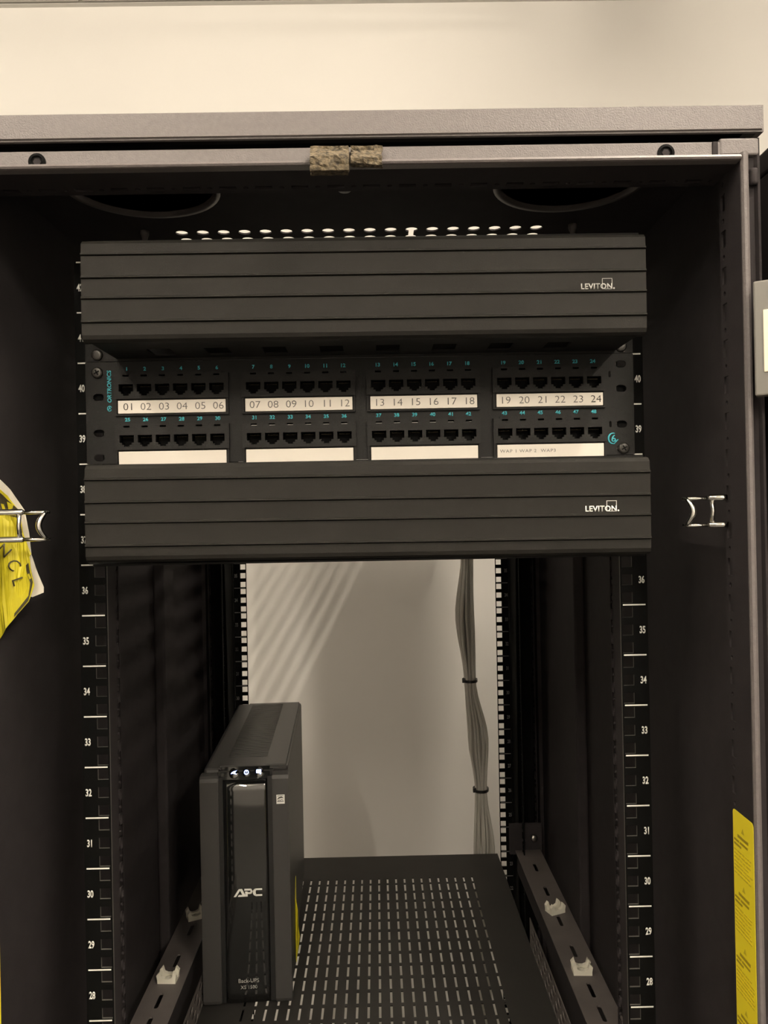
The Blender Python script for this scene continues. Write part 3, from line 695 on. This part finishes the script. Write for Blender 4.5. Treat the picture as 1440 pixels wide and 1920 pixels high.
# ------------------------------------------------------------------ cable bundle behind the shelf
YC = 0.768
K = [(1.86, 0.1780, 0.011), (1.66, 0.1800, 0.0120), (1.565, 0.1795, 0.0130), (1.450, 0.1735, 0.0195), (1.329, 0.1800, 0.0120), (1.215, 0.1925, 0.0215), (1.126, 0.1965, 0.0125), (1.022, 0.2010, 0.0220), (0.85, 0.196, 0.014), (0.55, 0.200, 0.016), (0.30, 0.200, 0.016)]
K = K[::-1]
def kb(z):
    for a, b in zip(K, K[1:]):
        if a[0] <= z <= b[0]:
            t_ = (z - a[0]) / (b[0] - a[0]); t_ = t_ * t_ * (3 - 2 * t_); return a[1] + (b[1] - a[1]) * t_, a[2] + (b[2] - a[2]) * t_
    return K[-1][1:]
NC = 15; rc = 0.0029
for i in range(NC):
    rr = math.sqrt((i + 0.5) / NC); a0 = i * 2.39996; ph = random.uniform(0, 6.28); pts = []
    for k in range(79):
        z = 0.30 + 1.56 * k / 78
        c, R = kb(z)
        a = a0 + 0.55 * math.sin(z * 5.3) + 0.10 * math.sin(z * 23 + ph)
        r_ = (R - rc) * min(1.0, rr + 0.06 * math.sin(z * 17 + ph) * (R - 0.012) / 0.01)
        sq = 1.0 if R < 0.013 else 0.8
        pts.append((c + r_ * math.cos(a), YC + r_ * sq * math.sin(a), z))
    o = add('network_cable', tube_me([(p[0], p[1], p[2]) for p in pts], rc, 7, 'network_cable'), 'cable_grey')
    tag(o, 'grey network cable in the tied bundle hanging behind the shelf', 'cable', 'grey cables in the tied bundle')
def cable_tie(z, label):
    c, R = kb(z); R += 0.0008
    t = thing('cable_tie', (c, YC, z - 0.003), label, 'cable tie', 'black ties on the cable bundle')
    v, f = [], []; n_ = 28
    for (rr, dz) in ((R, -0.0024), (R + 0.0016, -0.0024), (R + 0.0016, 0.0024), (R, 0.0024)):
        for i in range(n_): a = 2 * PI * i / n_; v.append((rr * math.cos(a), rr * math.sin(a), dz + 0.0008 * math.sin(a)))
    for k in range(4):
        for i in range(n_): f.append((k * n_ + i, k * n_ + (i + 1) % n_, ((k + 1) % 4) * n_ + (i + 1) % n_, ((k + 1) % 4) * n_ + i))
    add('band', mesh_py('band', v, f), 'tie_black', t, T((c, YC, z)))
    box('tie_head', c - R * 0.92 - 0.003, c - R * 0.92 + 0.003, YC - R * 0.42 - 0.003, YC - R * 0.42 + 0.002, z - 0.0035, z + 0.0045, 'tie_black', t, 0.0006)
cable_tie(1.329, 'upper black cable tie around the grey cable bundle')
cable_tie(1.126, 'lower black cable tie around the grey cable bundle')

# ------------------------------------------------------------------ chrome wire rings on the front posts
def ring(s, xi, label, zo=0.0):
    t = thing('cable_ring', (s * 0.287, -0.080, 1.622), label, 'cable ring', 'chrome wire rings on the front posts')
    zt, zb = 1.6482 + zo, 1.6268 + zo
    xm = xi + 0.0195
    for z in (zt, zb):
        add('wire_arm', tube_me([(s * 0.2871, -0.0812, z), (s * 0.2840, -0.0800, z), (s * (xm - 0.002), -0.0765, z), (s * (xm - 0.0035), -0.0760, z)], [0.0024, 0.0024, 0.0024, 0.0014], 12), 'chrome', t)
        add('wire_rail', tube_me([(s * (xm + 0.003), -0.0735, z - 0.0003), (s * (xi + 0.004), -0.0690, z - 0.0003), (s * xi, -0.0660, z - 0.0003)], [0.0016, 0.0016, 0.0013], 10), 'chrome', t)
    add('wire_bar', tube_me([(s * xm, -0.0765, zt), (s * (xm + 0.0006), -0.0768, (zt + zb) / 2), (s * (xm - 0.0004), -0.0765, zb)], [0.0019, 0.0016, 0.0021], 10), 'chrome', t)
    pts = []
    for i in range(11):
        a = PI * i / 10; pts.append((s * (xi + 0.0012 + 0.0044 * math.sin(a)), -0.0700 - 0.004 * math.sin(a), zt - (zt - zb) * i / 10))
    add('wire_bow', tube_me(pts, [0.0013, 0.0018, 0.0021, 0.0023, 0.0024, 0.0024, 0.0024, 0.0023, 0.0021, 0.0018, 0.0013], 10), 'chrome', t)
ring(1, 0.2575, 'chrome wire ring on the right front post, at the right of the lower cover')
ring(-1, 0.2480, 'chrome wire ring at the left edge, in front of the yellow plastic', -0.0012)

# ------------------------------------------------------------------ crumpled yellow plastic with a paper tag at the left
bag = thing('caution_wrap', (-0.283, -0.045, 1.543), 'crumpled yellow caution plastic with black letters hanging on the left post', 'plastic wrap')
def sheet(name, out, y, m, parent, amp, cuts=2, th=0.0005, sc=55):
    bm = bmesh.new(); fa = bm.faces.new([bm.verts.new((p[0], 0, p[1])) for p in out])
    bmesh.ops.triangulate(bm, faces=[fa])
    bmesh.ops.subdivide_edges(bm, edges=bm.edges[:], cuts=cuts, use_grid_fill=True); bmesh.ops.triangulate(bm, faces=bm.faces[:])
    for v_ in bm.verts: v_.co.y = wrinkle(v_.co.x, v_.co.z, amp, sc)
    bmesh.ops.solidify(bm, geom=bm.faces[:], thickness=th)
    return add(name, bm_mesh(name, bm), m, parent, T((0, y, 0)))
def wrinkle(x, z, amp, sc=55): return amp * (abs(noise.noise(Vector((x * sc, z * sc * 0.6, 0.3)))) * 2 - 0.5) + 0.10 * (x + 0.28)
bo = [(-0.2985, 1.6700), (-0.2875, 1.6610), (-0.2800, 1.6480), (-0.2780, 1.6360), (-0.2755, 1.6280), (-0.2725, 1.6190), (-0.2700, 1.6130), (-0.2735, 1.6075), (-0.2705, 1.5960), (-0.2690, 1.5870), (-0.2740, 1.5740), (-0.2830, 1.5640), (-0.2890, 1.5555), (-0.2985, 1.5420)]
sheet('plastic', bo, -0.050, 'bag_yellow', bag, 0.004, 4)
po = [(-0.2990, 1.6760), (-0.2895, 1.6660), (-0.2790, 1.6490), (-0.2755, 1.6300), (-0.2740, 1.6120), (-0.2690, 1.5960), (-0.2648, 1.5850), (-0.2650, 1.5805), (-0.2740, 1.5770), (-0.2985, 1.5850)]
sheet('paper_tag', po, -0.0415, 'paper_white', bag, 0.001, 2)
# dark printed bands and the letters on the plastic
sheet('printed_band', [(-0.2960, 1.6655), (-0.2905, 1.6610), (-0.2790, 1.6485), (-0.2785, 1.6420), (-0.2900, 1.6455), (-0.2960, 1.6490)], -0.0512, 'bag_black', bag, 0.004, 3)
for pts in ([(-0.2925, 1.6545), (-0.2905, 1.6540), (-0.2895, 1.6500), (-0.2915, 1.6500)], [(-0.2875, 1.6560), (-0.2830, 1.6535), (-0.2840, 1.6505), (-0.2870, 1.6490)]):
    sheet('print_gap', pts, -0.0520, 'bag_yellow', bag, 0.004, 1)
sheet('printed_band', [(-0.2745, 1.6040), (-0.2722, 1.6060), (-0.2695, 1.5900), (-0.2738, 1.5750), (-0.2850, 1.5620), (-0.2845, 1.5650), (-0.2735, 1.5790), (-0.2712, 1.5895)], -0.0512, 'bag_black', bag, 0.004, 2)
for pts in ([(-0.2722, 1.5965), (-0.2712, 1.5975), (-0.2700, 1.5935), (-0.2712, 1.5925)], [(-0.2728, 1.5870), (-0.2716, 1.5875), (-0.2726, 1.5835), (-0.2738, 1.5832)]):
    sheet('print_gap', pts, -0.0520, 'bag_yellow', bag, 0.004, 1)
for ch, x, z, rot in (('N', -0.2905, 1.6165, -0.75), ('C', -0.2835, 1.6045, -0.95), ('L', -0.2800, 1.5910, -1.25)):
    me = text_me(ch, 0.0088, 1.0, -0.005, th=0.0003).copy()
    bm = bmesh.new(); bm.from_mesh(me)
    cr, sr = math.cos(rot), math.sin(rot)
    for v_ in bm.verts:
        a, b = v_.co.x, v_.co.y - 0.0044; X_, Z_ = x + a * cr - b * sr, z + a * sr + b * cr
        v_.co = Vector((X_, -0.0513 - v_.co.z + wrinkle(X_, Z_, 0.004), Z_))
    add('lettering', bm_mesh('letter', bm), 'bag_black', bag)

# ------------------------------------------------------------------ worn foam strip on the header
fo = thing('foam_strip', (-0.005, -0.118, 1.889), 'worn brown foam strip in two pieces stuck on the cabinet header', 'foam strip')
def foam(x0, x1, z0, z1, yf, name, sl=0.0):
    bm = bmesh.new(); bm_box(bm, x0, x1, yf, -0.1176, z0, 1.8975); bm2 = bm
    bmesh.ops.subdivide_edges(bm, edges=bm.edges[:], cuts=9, use_grid_fill=True)
    # wraps the lip: the upper half lies further back
    for v_ in bm.verts:
        t_ = (v_.co.z - z0) / (1.8975 - z0)
        v_.co.z = z0 + (z1 - z0) * t_ + sl * (v_.co.x - x0) / (x1 - x0) * (1 - t_)
        q = max(0.0, v_.co.z - 1.8995)
        v_.co.y += min(0.0075, q * 0.9)
        nz = noise.noise(v_.co * 260); nz2 = noise.noise(v_.co * 900)
        v_.co += Vector((nz * 0.0013, nz * 0.0016 - abs(nz2) * 0.0014, nz * 0.0011 + nz2 * 0.0006))
    return add(name, bm_mesh(name, bm), 'foam', fo)
foam(-0.0315, -0.0036, 1.8895, 1.9105, -0.1265, 'foam_piece')
foam(-0.0022, 0.0208, 1.8955, 1.9115, -0.1240, 'foam_piece', -0.0015)
